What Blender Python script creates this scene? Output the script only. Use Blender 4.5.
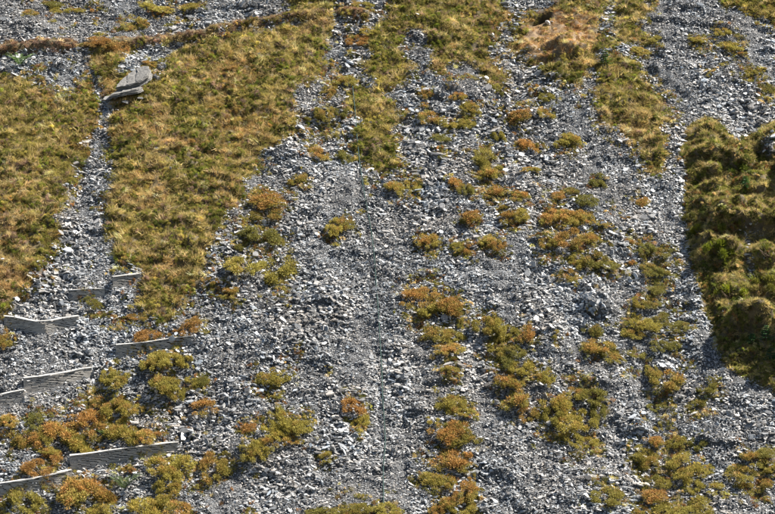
import bpy, math, random
import numpy as np
from mathutils import Vector, Matrix

for o in list(bpy.data.objects):
    bpy.data.objects.remove(o)
scene = bpy.context.scene
col = scene.collection
rnd = random.Random(11)
rng = np.random.default_rng(7)

# ------------------------------------------------------------------ camera
SLOPE = math.radians(38.0)
PITCH = math.radians(4.0)
DIST = 150.0
PW, PH = 775.0, 514.0
LENS = 112.5
SENSOR = 36.0
cam_pos = np.array([0.0, -DIST * math.cos(PITCH), DIST * math.sin(PITCH)])
camd = bpy.data.cameras.new('camera')
camd.lens = LENS
camd.sensor_width = SENSOR
camd.clip_start = 1.0
camd.clip_end = 2000.0
cam = bpy.data.objects.new('camera', camd)
col.objects.link(cam)
cam.location = cam_pos
cam.rotation_euler = (math.pi / 2 - PITCH, 0, 0)
scene.camera = cam

# ------------------------------------------------------------------ sky and sun
SUN_EL = math.radians(52.0)
SUN_AZ = math.radians(80.0)          # clockwise from +Y: high, from the right
sun_dir = Vector((math.sin(SUN_AZ) * math.cos(SUN_EL), math.cos(SUN_AZ) * math.cos(SUN_EL), math.sin(SUN_EL)))
world = bpy.data.worlds.new('World')
scene.world = world
world.use_nodes = True
wn = world.node_tree.nodes
wl = world.node_tree.links
bg = wn['Background']
sky = wn.new('ShaderNodeTexSky')
sky.sky_type = 'NISHITA'
sky.sun_disc = False
sky.sun_elevation = SUN_EL
sky.sun_rotation = SUN_AZ
wl.new(sky.outputs[0], bg.inputs[0])
bg.inputs[1].default_value = 0.05
sd = bpy.data.lights.new('sun', 'SUN')
sd.energy = 5.0
sd.angle = math.radians(0.5)
sd.color = (1.0, 0.95, 0.87)
sun = bpy.data.objects.new('sun', sd)
col.objects.link(sun)
sun.rotation_euler = sun_dir.to_track_quat('Z', 'Y').to_euler()

vs = scene.view_settings
vs.view_transform = 'Standard'
vs.look = 'None'
vs.gamma = 1.0
vs.use_curve_mapping = False
vs.exposure = 1.45

# ------------------------------------------------------------------ slope frame, pixels of the photograph <-> slope
U = np.array([1.0, 0.0, 0.0])
V = np.array([0.0, math.cos(SLOPE), math.sin(SLOPE)])
N = np.array([0.0, -math.sin(SLOPE), math.cos(SLOPE)])
FW = np.array([0.0, math.cos(PITCH), -math.sin(PITCH)])
UPV = np.array([0.0, math.sin(PITCH), math.cos(PITCH)])
FPX = LENS / SENSOR * PW
PXM = FPX / DIST                     # about 16 photograph pixels per metre


def ray(px, py):
    px = np.asarray(px, float); py = np.asarray(py, float)
    return (FW[None, :] + ((px - PW / 2) / FPX)[:, None] * U[None, :]
            - ((py - PH / 2) / FPX)[:, None] * UPV[None, :])


def plane_uv(px, py, d=0.0):
    r = ray(np.atleast_1d(px), np.atleast_1d(py))
    t = (np.asarray(d) - cam_pos @ N) / (r @ N)
    p = cam_pos[None, :] + r * t[:, None]
    return p @ U, p @ V


# ------------------------------------------------------------------ noise
def _hash(ix, iy, seed):
    h = (ix.astype(np.int64) * 374761393 + iy.astype(np.int64) * 668265263 + seed * 974634541) & 0x7fffffff
    h = ((h ^ (h >> 13)) * 1274126177) & 0x7fffffff
    return ((h ^ (h >> 16)) & 0xffff) / 65535.0


def vnoise(x, y, seed=0):
    ix = np.floor(x); iy = np.floor(y)
    fx = x - ix; fy = y - iy
    fx = fx * fx * fx * (fx * (fx * 6 - 15) + 10); fy = fy * fy * fy * (fy * (fy * 6 - 15) + 10)
    a = _hash(ix, iy, seed); b = _hash(ix + 1, iy, seed)
    c = _hash(ix, iy + 1, seed); d = _hash(ix + 1, iy + 1, seed)
    return (a + (b - a) * fx) * (1 - fy) + (c + (d - c) * fx) * fy


def fbm(x, y, seed=0, oct=4):
    s = 0.0; a = 0.5; t = 0.0
    for k in range(oct):
        s = s + a * vnoise(x * 2 ** k + 17.3 * k, y * 2 ** k - 9.1 * k, seed + k * 13)
        t += a; a *= 0.5
    return s / t * 2 - 1             # -1..1


def smooth(x, a, b):
    t = np.clip((x - a) / (b - a), 0, 1)
    return t * t * (3 - 2 * t)


def inside(poly, x, y):
    """signed distance (positive inside) of points to a polygon"""
    poly = np.asarray(poly, float)
    n = len(poly)
    ins = np.zeros(x.shape, bool)
    dmin = np.full(x.shape, 1e9)
    for i in range(n):
        x0, y0 = poly[i]; x1, y1 = poly[(i + 1) % n]
        cond = ((y0 > y) != (y1 > y))
        with np.errstate(divide='ignore', invalid='ignore'):
            xi = (x1 - x0) * (y - y0) / (y1 - y0 + 1e-12) + x0
        ins ^= cond & (x < xi)
        dx, dy = x1 - x0, y1 - y0
        t = np.clip(((x - x0) * dx + (y - y0) * dy) / (dx * dx + dy * dy + 1e-12), 0, 1)
        dmin = np.minimum(dmin, np.hypot(x - x0 - t * dx, y - y0 - t * dy))
    return np.where(ins, dmin, -dmin)


def polyline_dist(pts, x, y):
    """distance to a polyline, and the side (positive = upslope)"""
    best = np.full(x.shape, 1e9); side = np.zeros(x.shape); par = np.zeros(x.shape)
    n = len(pts) - 1
    for i in range(n):
        x0, y0 = pts[i]; x1, y1 = pts[i + 1]
        dx, dy = x1 - x0, y1 - y0
        t = np.clip(((x - x0) * dx + (y - y0) * dy) / (dx * dx + dy * dy), 0, 1)
        ex, ey = x - x0 - t * dx, y - y0 - t * dy
        dd = np.hypot(ex, ey)
        m = dd < best
        best = np.where(m, dd, best)
        side = np.where(m, np.sign(dx * ey - dy * ex), side)
        par = np.where(m, (i + t) / n, par)
    return best, side, par


# ------------------------------------------------------------------ layout read from the photograph (pixels)
WALLS = [  # top edge left to right, height left, height right (pixels)
    ([(113, 277), (127, 275), (141, 273)], 9, 6, 'short low slate wall at the foot of the meadow, its end buried in grass'),
    ([(70, 291), (87, 289), (105, 288)], 8, 5, 'short low slate wall across the bottom of the stone gully'),
    ([(4, 316), (17, 316), (30, 322), (42, 323), (60, 319), (79, 315)], 10, 8, 'curved low slate wall sagging in the middle, beside the grass edge'),
    ([(116, 346), (150, 342), (193, 336)], 10, 5, 'long low slate wall below two rust heather clumps and the tip of the meadow'),
    ([(24, 379), (60, 374), (93, 367)], 12, 6, 'square-ended low slate wall with moss along its foot, on bare scree'),
    ([(-14, 399), (4, 395), (25, 391)], 10, 9, 'low slate wall running out of view, just below the square-ended wall'),
    ([(70, 458), (110, 451), (140, 447), (179, 442)], 12, 6, 'longest low slate wall with heather hanging over its top and a fern below'),
    ([(-14, 486), (30, 480), (55, 474), (72, 469)], 9, 6, 'lowest slate wall running out of view under two rusty heather clumps'),
]
GRASS = {   # areas where the vegetation closes up
    'left': [(-60, 78), (0, 72), (22, 76), (40, 92), (58, 100), (72, 112), (82, 96), (92, 80), (97, 100), (99, 118), (93, 140), (81, 165),
             (69, 185), (59, 205), (54, 240), (46, 264), (30, 290), (18, 310), (8, 316), (-60, 330)],
    'main': [(112, 104), (100, 78), (90, 62), (96, 46), (112, 42), (135, 48), (128, 60), (118, 74), (140, 72), (152, 62), (172, 54), (192, 45), (212, 37),
             (236, 33), (262, 30), (292, 29), (326, 27), (326, 48), (320, 68), (304, 84), (296, 104), (293, 114), (302, 126), (290, 136), (272, 150),
             (256, 166), (246, 190), (236, 210), (222, 225), (212, 260), (200, 290), (186, 304), (167, 318), (158, 326),
             (150, 312), (142, 292), (140, 276), (126, 268), (112, 262), (113, 240), (105, 220), (108, 195), (111, 160), (108, 140)],
    'top_a': [(284, -20), (334, -20), (334, 4), (327, 18), (302, 21), (290, 14)],
    'top_b': [(386, 8), (398, -20), (497, -20), (504, 18), (496, 40), (490, 56), (500, 66), (506, 80), (502, 96), (490, 90), (478, 76), (465, 62), (450, 66),
              (440, 72), (426, 46), (412, 32), (404, 50), (414, 66), (414, 78), (396, 86), (386, 100), (374, 88), (366, 66), (372, 40)],
    'strip': [(352, 88), (372, 86), (392, 96), (400, 112), (397, 140), (401, 170), (386, 184), (371, 174), (361, 165), (353, 142), (357, 122), (346, 112)],
    'bank': [(526, 24), (548, 4), (562, -20), (642, -20), (648, 8), (640, 28), (652, 46), (640, 42), (616, 45), (598, 58), (590, 74), (580, 90), (562, 80),
             (546, 70), (526, 60), (514, 50)],
    'strip_b': [(595, 78), (611, 57), (634, 60), (645, 80), (660, 96), (666, 116), (665, 150), (660, 170), (650, 174), (641, 156), (621, 136), (602, 116), (592, 100)],
    'corner': [(716, -20), (850, -20), (850, 60), (775, 27), (748, 14), (722, 4)],
}
SPUR = [(688, 128), (700, 120), (716, 122), (735, 140), (752, 130), (775, 120), (860, 100), (860, 430), (775, 396), (742, 381), (722, 366), (712, 350),
        (702, 302), (688, 262), (681, 222), (683, 188), (681, 150)]
BARE = [(516, 50), (530, 26), (548, 10), (566, 14), (588, 18), (594, 38), (582, 48), (566, 50), (548, 60), (530, 58)]
SPARSE = [  # thin scatter of vegetation over stones: polygon, strength
    ([(20, 60), (80, 62), (94, 84), (80, 110), (50, 104), (20, 84), (0, 70)], 0.85),
    ([(612, 236), (672, 232), (690, 262), (694, 330), (690, 345), (625, 345), (630, 300), (628, 262)], 0.69),
    ([(404, 200 - 160), (440, 74), (470, 66), (504, 98), (520, 120), (470, 130), (430, 110), (414, 80)], 0.46),
    ([(560, 330), (625, 330), (640, 372), (590, 368)], 0.34),
    ([(500, 340), (545, 360), (560, 385), (604, 400), (600, 450), (566, 440), (530, 420), (505, 380)], 0.46),
    ([(300, 90), (352, 70), (372, 110), (352, 160), (316, 160), (300, 128)], 0.50),
    ([(630, 400), (720, 400), (730, 520), (640, 520)], 0.29),
    ([(0, 395), (80, 390), (150, 380), (190, 520), (0, 520)], 0.21),
    ([(690, 20), (775, 60), (775, 100), (700, 75)], 0.29),
    ([(540, 190), (626, 200), (628, 290), (560, 285)], 0.42),
    ([(500, 0), (530, 10), (520, 60), (500, 66), (494, 40)], 0.53),
    ([(340, -20), (390, -20), (390, 60), (345, 70)], 0.46),
]
PATH = [(-40, 56), (0, 54), (40, 50), (78, 49), (100, 50), (130, 45), (165, 42), (205, 37), (240, 29), (275, 24), (310, 20), (335, 18), (360, 18)]

# heather clumps on the open stones: x, y, width, height, tone (o olive, r rust-tipped, d deep rust, y yellow-green, b dry brown)
CLUMPS = """
262 196 32 20 r;266 212 28 18 b;262 230 32 28 o;274 238 18 14 r;277 263 34 34 y;246 259 32 34 y;238 245 14 12 o;297 177 16 18 r;336 224 16 18 y;346 220 15 16 r
230 291 15 14 r;213 281 9 9 r;361 213 6 5 o;191 325 17 17 d;176 331 12 12 r;395 186 16 14 y;411 184 17 15 y;456 182 14 16 r;466 188 15 16 o;487 172 20 20 y
495 189 18 18 r;518 194 17 15 r;503 207 12 8 y;508 216 14 14 r;521 214 18 16 y;470 213 18 20 r;428 238 18 16 r;459 244 14 14 y;467 248 14 12 r;488 238 14 14 y
497 244 14 12 r;559 194 16 12 r;574 192 16 14 o;551 214 20 20 r;566 214 24 22 r;547 240 18 18 r;570 236 24 24 r;582 214 18 20 r;577 259 16 16 y;567 272 15 16 r
590 236 16 16 r;592 256 22 20 o;606 262 20 16 o;586 198 20 16 o;414 295 24 22 r;430 289 24 18 r;443 300 26 24 r;427 306 24 22 y;452 306 20 20 b;425 313 12 12 r
436 331 24 20 y;452 332 22 20 y;466 320 11 14 y;449 346 22 16 r;484 324 20 18 r;495 321 16 20 y;508 328 20 18 y;499 337 16 14 y;527 332 14 16 r;558 334 10 10 r
450 367 13 12 r;456 377 6 6 r;497 346 18 14 y;514 348 20 16 o;506 359 18 16 o;521 364 20 20 y;543 373 15 20 y;508 379 20 20 r;517 396 22 22 y;527 411 20 16 b
555 399 22 20 y;553 413 20 20 y;574 391 18 14 r;566 419 24 24 y;590 394 22 16 o;586 418 20 22 y;570 436 18 16 y;588 440 16 16 y;598 408 14 20 o
451 401 22 18 y;462 410 18 16 r;434 418 12 10 y;444 430 22 20 r;459 427 20 20 r;467 438 18 20 y;450 456 30 26 r;468 454 12 20 r;432 475 26 14 y;446 480 14 14 r
466 489 18 20 r;448 499 14 16 r;463 507 22 16 y;436 509 14 14 r;470 474 9 8 r;389 509 22 16 y;272 375 26 18 y;205 404 20 18 r;196 380 16 12 y;190 358 10 16 y
212 464 26 24 r;249 424 14 12 d;260 421 7 9 r;285 419 20 26 y;302 422 18 20 y;275 430 18 18 y;290 438 16 12 r;254 447 20 24 y;269 440 13 18 r;352 404 18 20 d
361 418 14 16 y;327 455 14 12 y;250 511 9 8 r;322 512 22 12 o;353 509 24 14 y;298 346 8 8 y;328 366 6 4 r;156 357 20 20 y;173 359 20 20 y;165 380 26 22 y
176 390 16 18 y;200 379 14 12 o;108 374 14 18 y;120 376 22 22 y;10 416 18 20 r;34 419 16 14 o;28 437 24 18 r;60 428 26 26 r;45 436 16 16 y;86 415 28 26 d
97 428 18 22 r;76 440 20 16 o;82 446 24 20 y;99 448 12 10 r;114 404 16 22 y;132 407 18 18 y;118 420 16 16 y;125 432 28 24 y;145 434 18 20 r;158 433 12 12 d
53 454 20 17 d;38 467 28 14 d;48 448 16 14 y;24 498 28 26 y;76 484 26 32 r;93 487 22 28 r;101 507 30 18 y;2 505 12 16 o;14 512 12 10 y;128 467 9 10 r
163 464 22 22 y;180 463 24 22 y;170 482 24 20 y;148 507 30 22 y;180 508 26 22 r;164 496 16 16 y;96 399 13 14 r;90 391 10 10 b;3 336 16 18 r;95 303 13 12 o
110 314 11 9 o;120 318 9 8 o;138 316 19 11 r;147 333 20 18 d;88 296 12 8 o;597 181 13 16 o;627 197 9 9 o;640 199 14 10 r;605 222 14 10 r;624 217 11 8 b
635 238 11 12 r;632 262 12 12 r;646 246 14 16 o;658 250 18 16 o;667 246 14 12 o;650 268 18 16 o;663 270 14 14 o;640 301 14 16 y;656 286 14 14 o;652 300 18 16 o
644 321 24 20 y;634 331 20 16 y;662 318 16 14 o;680 324 18 16 o;672 308 12 12 o;592 328 15 14 o;600 344 24 18 r;612 352 18 18 r;590 346 16 12 r;637 352 16 12 o
660 344 18 14 o;672 344 14 10 o;666 376 28 24 r;654 368 14 14 y;685 366 10 10 o;706 384 18 22 o;697 400 18 16 o;653 405 14 12 o;655 422 9 12 y;642 413 6 6 r
637 438 12 16 y;643 450 20 18 y;650 459 14 16 y;653 438 13 16 r;676 440 14 14 y;684 441 12 14 o;698 441 14 14 o;679 457 20 18 y;688 469 22 20 y;692 482 18 16 y
703 468 13 16 y;716 486 15 14 y;654 474 12 12 o;661 480 14 14 y;652 490 22 22 r;664 506 24 20 y;684 507 24 18 y;701 504 18 20 y;641 510 14 12 y;606 493 26 20 y
739 470 24 20 y;747 486 16 14 y;754 456 20 18 y;766 449 16 14 o;770 464 14 14 y;734 479 12 12 y;765 481 14 12 r;425 90 14 14 r;425 104 13 12 r;430 116 24 16 r
450 123 14 14 y;466 123 18 12 y;441 136 20 16 o;452 134 12 12 y;458 95 15 12 r;470 106 16 14 y;478 113 12 12 y;498 134 14 16 y;483 153 24 20 y;492 166 20 16 y
527 143 17 18 d;541 145 11 14 o;530 168 18 12 r;519 111 24 20 r;545 112 16 14 y;505 110 12 14 y;515 126 9 8 y;570 137 18 18 y;559 143 12 12 y;546 96 14 12 o
530 86 12 12 r;345 78 20 18 y;330 88 18 16 r;325 111 20 16 y;341 109 14 16 o;317 151 18 18 r;343 153 13 20 o;312 116 12 14 o;368 30 20 10 r;357 40 22 9 d
361 5 22 10 r;335 63 10 10 r;640 48 18 14 y;651 34 18 16 y;699 38 16 12 y;722 30 16 14 y;729 44 26 18 y;741 53 11 10 r;726 62 11 10 y;711 70 11 10 r
672 98 10 12 o;750 70 14 14 y;766 86 18 12 o;760 67 10 8 y;30 12 18 10 r;50 2 20 12 o;62 8 22 12 y;76 10 16 10 y;95 7 12 10 r;97 19 7 6 r
130 25 20 10 r;143 22 14 10 r;148 4 16 12 y;165 8 22 12 y;190 5 22 14 y;155 14 10 8 r;100 40 24 14 d;118 44 22 12 d;150 63 14 10 r;62 34 10 7 o
""".replace('\n', ';')
CLUMPS = [c.split() for c in CLUMPS.split(';') if c.strip()]
CLUMPS = [(float(a), float(b), float(c), float(d), e) for a, b, c, d, e in CLUMPS]

# mounds of the grassy spur, two unseen banks added to cast shade, a few scarps in the stones: crest x, y, half width, gentle length upslope, steep length downslope (pixels), height (m)
MOUNDS = [
    (710, 150, 22, 34, 16, 0.6), (742, 158, 26, 22, 14, 0.7), (772, 146, 24, 24, 12, 0.7), (712, 182, 20, 24, 10, 0.4),
    (744, 222, 50, 30, 8, 1.3), (712, 220, 20, 20, 18, 0.5), (705, 240, 12, 12, 14, 0.5), (726, 254, 18, 14, 12, 0.6), (762, 262, 22, 18, 10, 0.5),
    (735, 288, 22, 16, 12, 0.5), (766, 290, 20, 16, 10, 0.4), (714, 282, 14, 14, 12, 0.4),
    (748, 316, 46, 24, 7, 1.6), (722, 342, 16, 16, 12, 0.5),
    (812, 150, 30, 40, 30, 2.6), (818, 294, 32, 36, 28, 3.7), (764, 330, 24, 14, 24, 0.9), (700, 256, 12, 14, 10, 0.5), (696, 196, 12, 14, 10, 0.5),  # first two: banks right of the view, added to throw shade on the spur
    (660, 71, 7, 16, 3, 0.35), (669, 80, 8, 14, 3, 0.3), (679, 86, 6, 16, 3, 0.4), (690, 95, 8, 14, 3, 0.35), (655, 66, 7, 16, 3, 0.45), (712, 88, 14, 20, 3, 0.45), (664, 50, 12, 14, 3, 0.45),
    (440, 92, 12, 14, 3, 0.4), (450, 84, 12, 14, 3, 0.4), (596, 312, 26, 20, 4, 0.5), (420, 410, 16, 16, 3, 0.4), (596, 378, 30, 18, 3, 0.45), (640, 425, 22, 16, 3, 0.4), (720, 440, 24, 16, 3, 0.45),
    (316, 360, 30, 16, 3, 0.35), (100, 78, 10, 10, 3, 0.35), (60, 68, 16, 12, 3, 0.4), (40, 30, 40, 16, 3, 0.35), (240, 8, 40, 14, 3, 0.3), (535, 245, 24, 14, 3, 0.35), (475, 95, 14, 14, 3, 0.4),
    (566, 40, 34, 24, 18, 0.9), (530, 44, 14, 14, 12, 0.5),
    (588, 290, 20, 18, 4, 0.3), (500, 292, 26, 22, 4, 0.3), (330, 300, 40, 26, 5, 0.3), (545, 270, 18, 16, 4, 0.3),
]

# ------------------------------------------------------------------ terrain: height over the slope plane
U0, U1, V0, V1 = -36.0, 36.0, -34.0, 42.0
STEP = 0.14
NU = int((U1 - U0) / STEP) + 1
NV = int((V1 - V0) / STEP) + 1
gu = U0 + np.arange(NU) * STEP
gv = V0 + np.arange(NV) * STEP
GU, GV = np.meshgrid(gu, gv, indexing='ij')


def to_uv(pts, d=0.0):
    a = np.array(pts, float)
    u, v = plane_uv(a[:, 0], a[:, 1], d)
    return np.stack([u, v], 1)


H = 0.7 * fbm(GU / 10, GV / 16, 1, 3)
H += 0.28 * fbm(GU / 3.0, GV / 2.4, 5, 3)
H += 0.14 * fbm(GU / 0.9, GV / 0.6, 9, 2) + 0.10 * fbm(GU / 0.45, GV / 0.36, 11, 1)
ph = GV / 1.5 + 1.9 * fbm(GU / 5, GV / 4, 21, 3)
sf = ph - np.floor(ph)
saw = np.where(sf < 0.22, sf / 0.22, (1 - sf) / 0.78)
H += saw * 0.24 * smooth(fbm(GU / 3.5, GV / 2.5, 33, 3), -0.15, 0.55)

HM = np.zeros_like(H)
for (mx, my, ru, up, dn, h) in MOUNDS:
    u, v = plane_uv(mx, my + 10.5 * h)
    u, v = float(u[0]), float(v[0])
    sv = PXM * math.sin(SLOPE + PITCH)
    a = (GU - u) / (ru / PXM)
    b = np.where(GV > v, (GV - v) / (up / sv), (v - GV) / (dn / sv))
    a = a + 0.35 * fbm(GU / 1.3, GV / 1.3, 55, 2)
    b = b + 0.3 * fbm(GU / 1.1, GV / 1.1, 57, 2)
    r = np.sqrt(a * a + b * b)
    if mx > 685 and my > 120 and up > 10 and not (dn < 5):
        HM += h * (1 - smooth(r, 0.1, 1.0))
    else:
        H += h * (1 - smooth(r, 0.1, 1.0))

spur_uv = to_uv(SPUR)
dspur = inside(spur_uv, GU, GV)
H += HM * 1.15 * smooth(dspur, 0.1, 2.0)
low_edge = to_uv(SPUR[7:])           # lower-left border of the spur
dl, _, _ = polyline_dist(low_edge, GU, GV)
top_edge = to_uv(SPUR[:8])
dt, _, _ = polyline_dist(top_edge, GU, GV)
H += np.where(dspur > 0, 0.6 * smooth(dl, 0.0, 2.6) * np.clip(dt / 9.0, 0, 1) + 0.25 * smooth(dspur, 0, 1), 0)
H += np.where(dspur > 0.3, 0.5 * fbm(GU / 1.0, GV / 0.8, 71, 3) * smooth(dspur, 0.3, 1.2), 0)

# shallow gully left of the spur, and the stone chute on the left
gp = to_uv([(672, 90), (668, 150), (675, 210), (684, 270), (705, 340), (735, 385), (775, 402)])
dg, _, _ = polyline_dist(gp, GU, GV)
H += 0.2 * (1 - smooth(dg, 0.1, 1.6))
gl = to_uv([(90, 75), (103, 115), (92, 170), (80, 230), (60, 300)])
dgl, _, _ = polyline_dist(gl, GU, GV)
H -= 0.3 * (1 - smooth(dgl, 0.3, 2.2))
# path: a narrow bench
pp = to_uv(PATH)
dp, sp, _ = polyline_dist(pp, GU, GV)
H += np.where(sp < 0, 0.45, 0.0) * (1 - smooth(dp, 0.0, 0.9))
H -= np.where(sp > 0, 0.3, 0.0) * (1 - smooth(dp, 0.0, 0.8))


def sampler(A):
    def f(u, v):
        x = np.clip((np.asarray(u) - U0) / STEP, 0, NU - 1.001)
        y = np.clip((np.asarray(v) - V0) / STEP, 0, NV - 1.001)
        i = x.astype(int); j = y.astype(int)
        a = x - i; b = y - j
        return (A[i, j] * (1 - a) * (1 - b) + A[i + 1, j] * a * (1 - b) + A[i, j + 1] * (1 - a) * b + A[i + 1, j + 1] * a * b)
    return f


def world(u, v, d):
    u = np.asarray(u, float); v = np.asarray(v, float); d = np.asarray(d, float)
    return u[..., None] * U + v[..., None] * V + d[..., None] * N


def solve(px, py):
    """point of the ground seen at a pixel of the photograph (marches down the line of sight)"""
    hs = sampler(H)
    px = np.atleast_1d(np.asarray(px, float)); py = np.atleast_1d(np.asarray(py, float))
    lo = np.full(px.shape, 5.0)
    found = np.full(px.shape, np.nan)
    prev = lo
    for k in range(1, 141):
        d = 5.0 - k * 0.05
        u, v = plane_uv(px, py, np.full(px.shape, d))
        hit = np.isnan(found) & (hs(u, v) >= d)
        found = np.where(hit, d, found)
    found = np.where(np.isnan(found), 0, found)
    u, v = plane_uv(px, py, found)
    return u, v


# fill behind each wall
WALLD = np.full_like(H, 9.0)
wall_geo = []
for (pts, hl, hr, lab) in WALLS:
    n = len(pts)
    hpx = [hl + (hr - hl) * i / (n - 1) for i in range(n)]
    bu, bv = solve([p[0] for p in pts], [p[1] + q for p, q in zip(pts, hpx)])
    wall_geo.append((np.stack([bu, bv], 1), [q / PXM * 0.96 for q in hpx], lab, sampler(H)(bu, bv)))
for (buv, hm, lab, base) in wall_geo:
    d, s, par = polyline_dist(buv, GU, GV)
    hh = np.interp(par, np.linspace(0, 1, len(hm)), hm)
    m = (s > 0) & (par > 0.001) & (par < 0.999)
    db = np.interp(par, np.linspace(0, 1, len(hm)), base)
    tgt = db + hh * 0.74 - d * 0.72
    H = np.where(m & (d > 0.22) & (d < 1.6), np.maximum(H, tgt), H)
    H = np.where(m & (d <= 0.25), np.minimum(H, db + 0.02), H)
    f = (s <= 0) & (par > 0.001) & (par < 0.999) & (d < 1.3)
    H = np.where(f, np.minimum(H, db - 0.16 + 0.25 * smooth(d, 0.4, 1.3)), H)
    WALLD = np.where(f | (m & (d < 0.3)), np.minimum(WALLD, d), WALLD)

# hollow under the bank, dark as a burrow
hu, hv = solve([541], [19])
ca, sa = math.cos(math.radians(48)), math.sin(math.radians(48))
x = GU - hu[0]; y = GV - hv[0]
ra = (x * ca + y * sa) / 1.0; rb = (-x * sa + y * ca) / 0.52
HOLE = 1 - smooth(np.sqrt(ra * ra + rb * rb), 0.6, 1.0)
H -= 2.6 * HOLE
HOLEW = 1 - smooth(np.sqrt(ra * ra + rb * rb), 1.0, 1.25)

# vegetation cover on the same grid
edge_n = 0.55 * fbm(GU / 1.6, GV / 1.6, 81, 3) + 0.25 * fbm(GU / 0.5, GV / 0.5, 85, 2)


def solve_poly(pts):
    a = np.array(pts, float)
    u, v = solve(a[:, 0], a[:, 1])
    return np.stack([u, v], 1)


VEG = np.zeros_like(H)
FEATHER = np.zeros_like(H)
for k, poly in GRASS.items():
    dd = inside(solve_poly(poly), GU, GV)
    VEG = np.maximum(VEG, smooth(dd + edge_n * 1.3, -0.3, 0.45))
    FEATHER = np.maximum(FEATHER, 0.75 * smooth(dd + edge_n, -1.6, 0.3))
dd = inside(spur_uv, GU, GV)
VEG = np.maximum(VEG, smooth(dd + edge_n * 0.5, -0.1, 0.3))
VEG *= 1 - 0.85 * smooth(inside(solve_poly([(153, 66), (168, 62), (166, 76), (156, 86), (150, 80)]), GU, GV) + edge_n * 0.4, -0.2, 0.2)
# stones breaking through the spur on its right side
for poly in ([(757, 148), (775, 132), (775, 156), (764, 160)], [(742, 224), (750, 222), (752, 262), (756, 282), (748, 282), (746, 250)], [(746, 226), (775, 224), (775, 236), (752, 238)]):
    VEG *= 1 - 0.8 * smooth(inside(solve_poly(poly), GU, GV) + edge_n * 0.3, -0.1, 0.2)
ch = solve_poly([(86, 62), (94, 80), (102, 100), (107, 116), (104, 134), (96, 158), (86, 190)])
chd, _, _ = polyline_dist(ch, GU, GV)
VEG *= smooth(chd + edge_n * 0.2, 0.25, 0.5)
FEATHER *= smooth(chd, 0.3, 0.9)
pn = dp + 0.32 * fbm(GU / 1.6, GV / 1.2, 87, 3) + 0.25 * smooth(fbm(GU / 4, GV / 4, 89, 2), 0.1, 0.5)
VEG = np.maximum(VEG, 1 - smooth(pn, 0.5, 0.7))
VEG *= 1 - HOLEW
VEG *= 1 - 0.75 * smooth(inside(solve_poly([(598, 36), (603, 14), (612, 0), (622, 6), (622, 24), (612, 40)]), GU, GV) + edge_n, -0.2, 0.4)
HOLEs = sampler(HOLEW)
THIN = np.zeros_like(H)
for poly, s in SPARSE:
    dd = inside(solve_poly(poly), GU, GV)
    THIN = np.maximum(THIN, s * smooth(dd + edge_n, -0.4, 0.8))
spot = smooth(fbm(GU / 0.9, GV / 0.9, 91, 3), -0.12, 0.3)
THIN = np.maximum(THIN, FEATHER)
hx_, hy_ = solve([c[0] for c in CLUMPS], [c[1] + c[3] * 0.3 for c in CLUMPS])
for (c, a_, b_) in zip(CLUMPS, hx_, hy_):
    R_ = c[2] / PXM * 0.5
    i0, i1 = max(0, int((a_ - U0 - R_ * 3 - 1) / STEP)), min(NU, int((a_ - U0 + R_ * 3 + 1) / STEP))
    j0, j1 = max(0, int((b_ - V0 - R_ * 4 - 1) / STEP)), min(NV, int((b_ - V0 + R_ * 4 + 1) / STEP))
    rr_ = np.hypot(GU[i0:i1, j0:j1] - a_, (GV[i0:i1, j0:j1] - b_ + 0.2) * 0.55) / R_
    THIN[i0:i1, j0:j1] = np.maximum(THIN[i0:i1, j0:j1], 0.9 * (1 - smooth(rr_, 0.9, 2.3)))
THIN *= spot
H += 0.10 * VEG + VEG * 0.12 * fbm(GU / 0.7, GV / 0.7, 95, 2)
Hs = sampler(H); VEGs = sampler(VEG); THINs = sampler(THIN)
dHu = np.gradient(H, STEP, axis=0); dHv = np.gradient(H, STEP, axis=1)
dUs = sampler(dHu); dVs = sampler(dHv)


def normal_at(u, v):
    n = N[None, :] - dUs(u, v)[:, None] * U - dVs(u, v)[:, None] * V
    return n / np.linalg.norm(n, axis=1, keepdims=True)


# ------------------------------------------------------------------ materials
def new_mat(name):
    m = bpy.data.materials.new(name)
    m.use_nodes = True
    nt = m.node_tree
    for n in list(nt.nodes):
        nt.nodes.remove(n)
    out = nt.nodes.new('ShaderNodeOutputMaterial')
    return m, nt, out


def node(nt, t, **kw):
    n = nt.nodes.new(t)
    for k, v in kw.items():
        setattr(n, k, v)
    return n


def mixc(nt, fac, a, b, blend='MIX'):
    n = node(nt, 'ShaderNodeMix', data_type='RGBA', blend_type=blend)
    for i, s in ((0, fac), (6, a), (7, b)):
        if isinstance(s, (int, float)):
            n.inputs[i].default_value = s
        elif isinstance(s, tuple):
            n.inputs[i].default_value = (*s, 1)
        else:
            nt.links.new(s, n.inputs[i])
    return n.outputs[2]


def noise_tex(nt, scale, detail=4, coord='Object', rough=0.6, stretch=None):
    tc = node(nt, 'ShaderNodeTexCoord')
    t = node(nt, 'ShaderNodeTexNoise')
    t.inputs['Scale'].default_value = scale
    t.inputs['Detail'].default_value = detail
    t.inputs['Roughness'].default_value = rough
    src = tc.outputs[coord]
    if stretch:
        mp = node(nt, 'ShaderNodeMapping')
        mp.inputs['Scale'].default_value = stretch
        nt.links.new(src, mp.inputs[0]); src = mp.outputs[0]
    nt.links.new(src, t.inputs['Vector'])
    return t.outputs[0]


def ramp(nt, fac, stops):
    r = node(nt, 'ShaderNodeValToRGB')
    el = r.color_ramp.elements
    while len(el) < len(stops):
        el.new(0.5)
    for e, (p, c) in zip(el, stops):
        e.position = p
        e.color = (*c, 1)
    nt.links.new(fac, r.inputs[0])
    return r.outputs[0]


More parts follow.
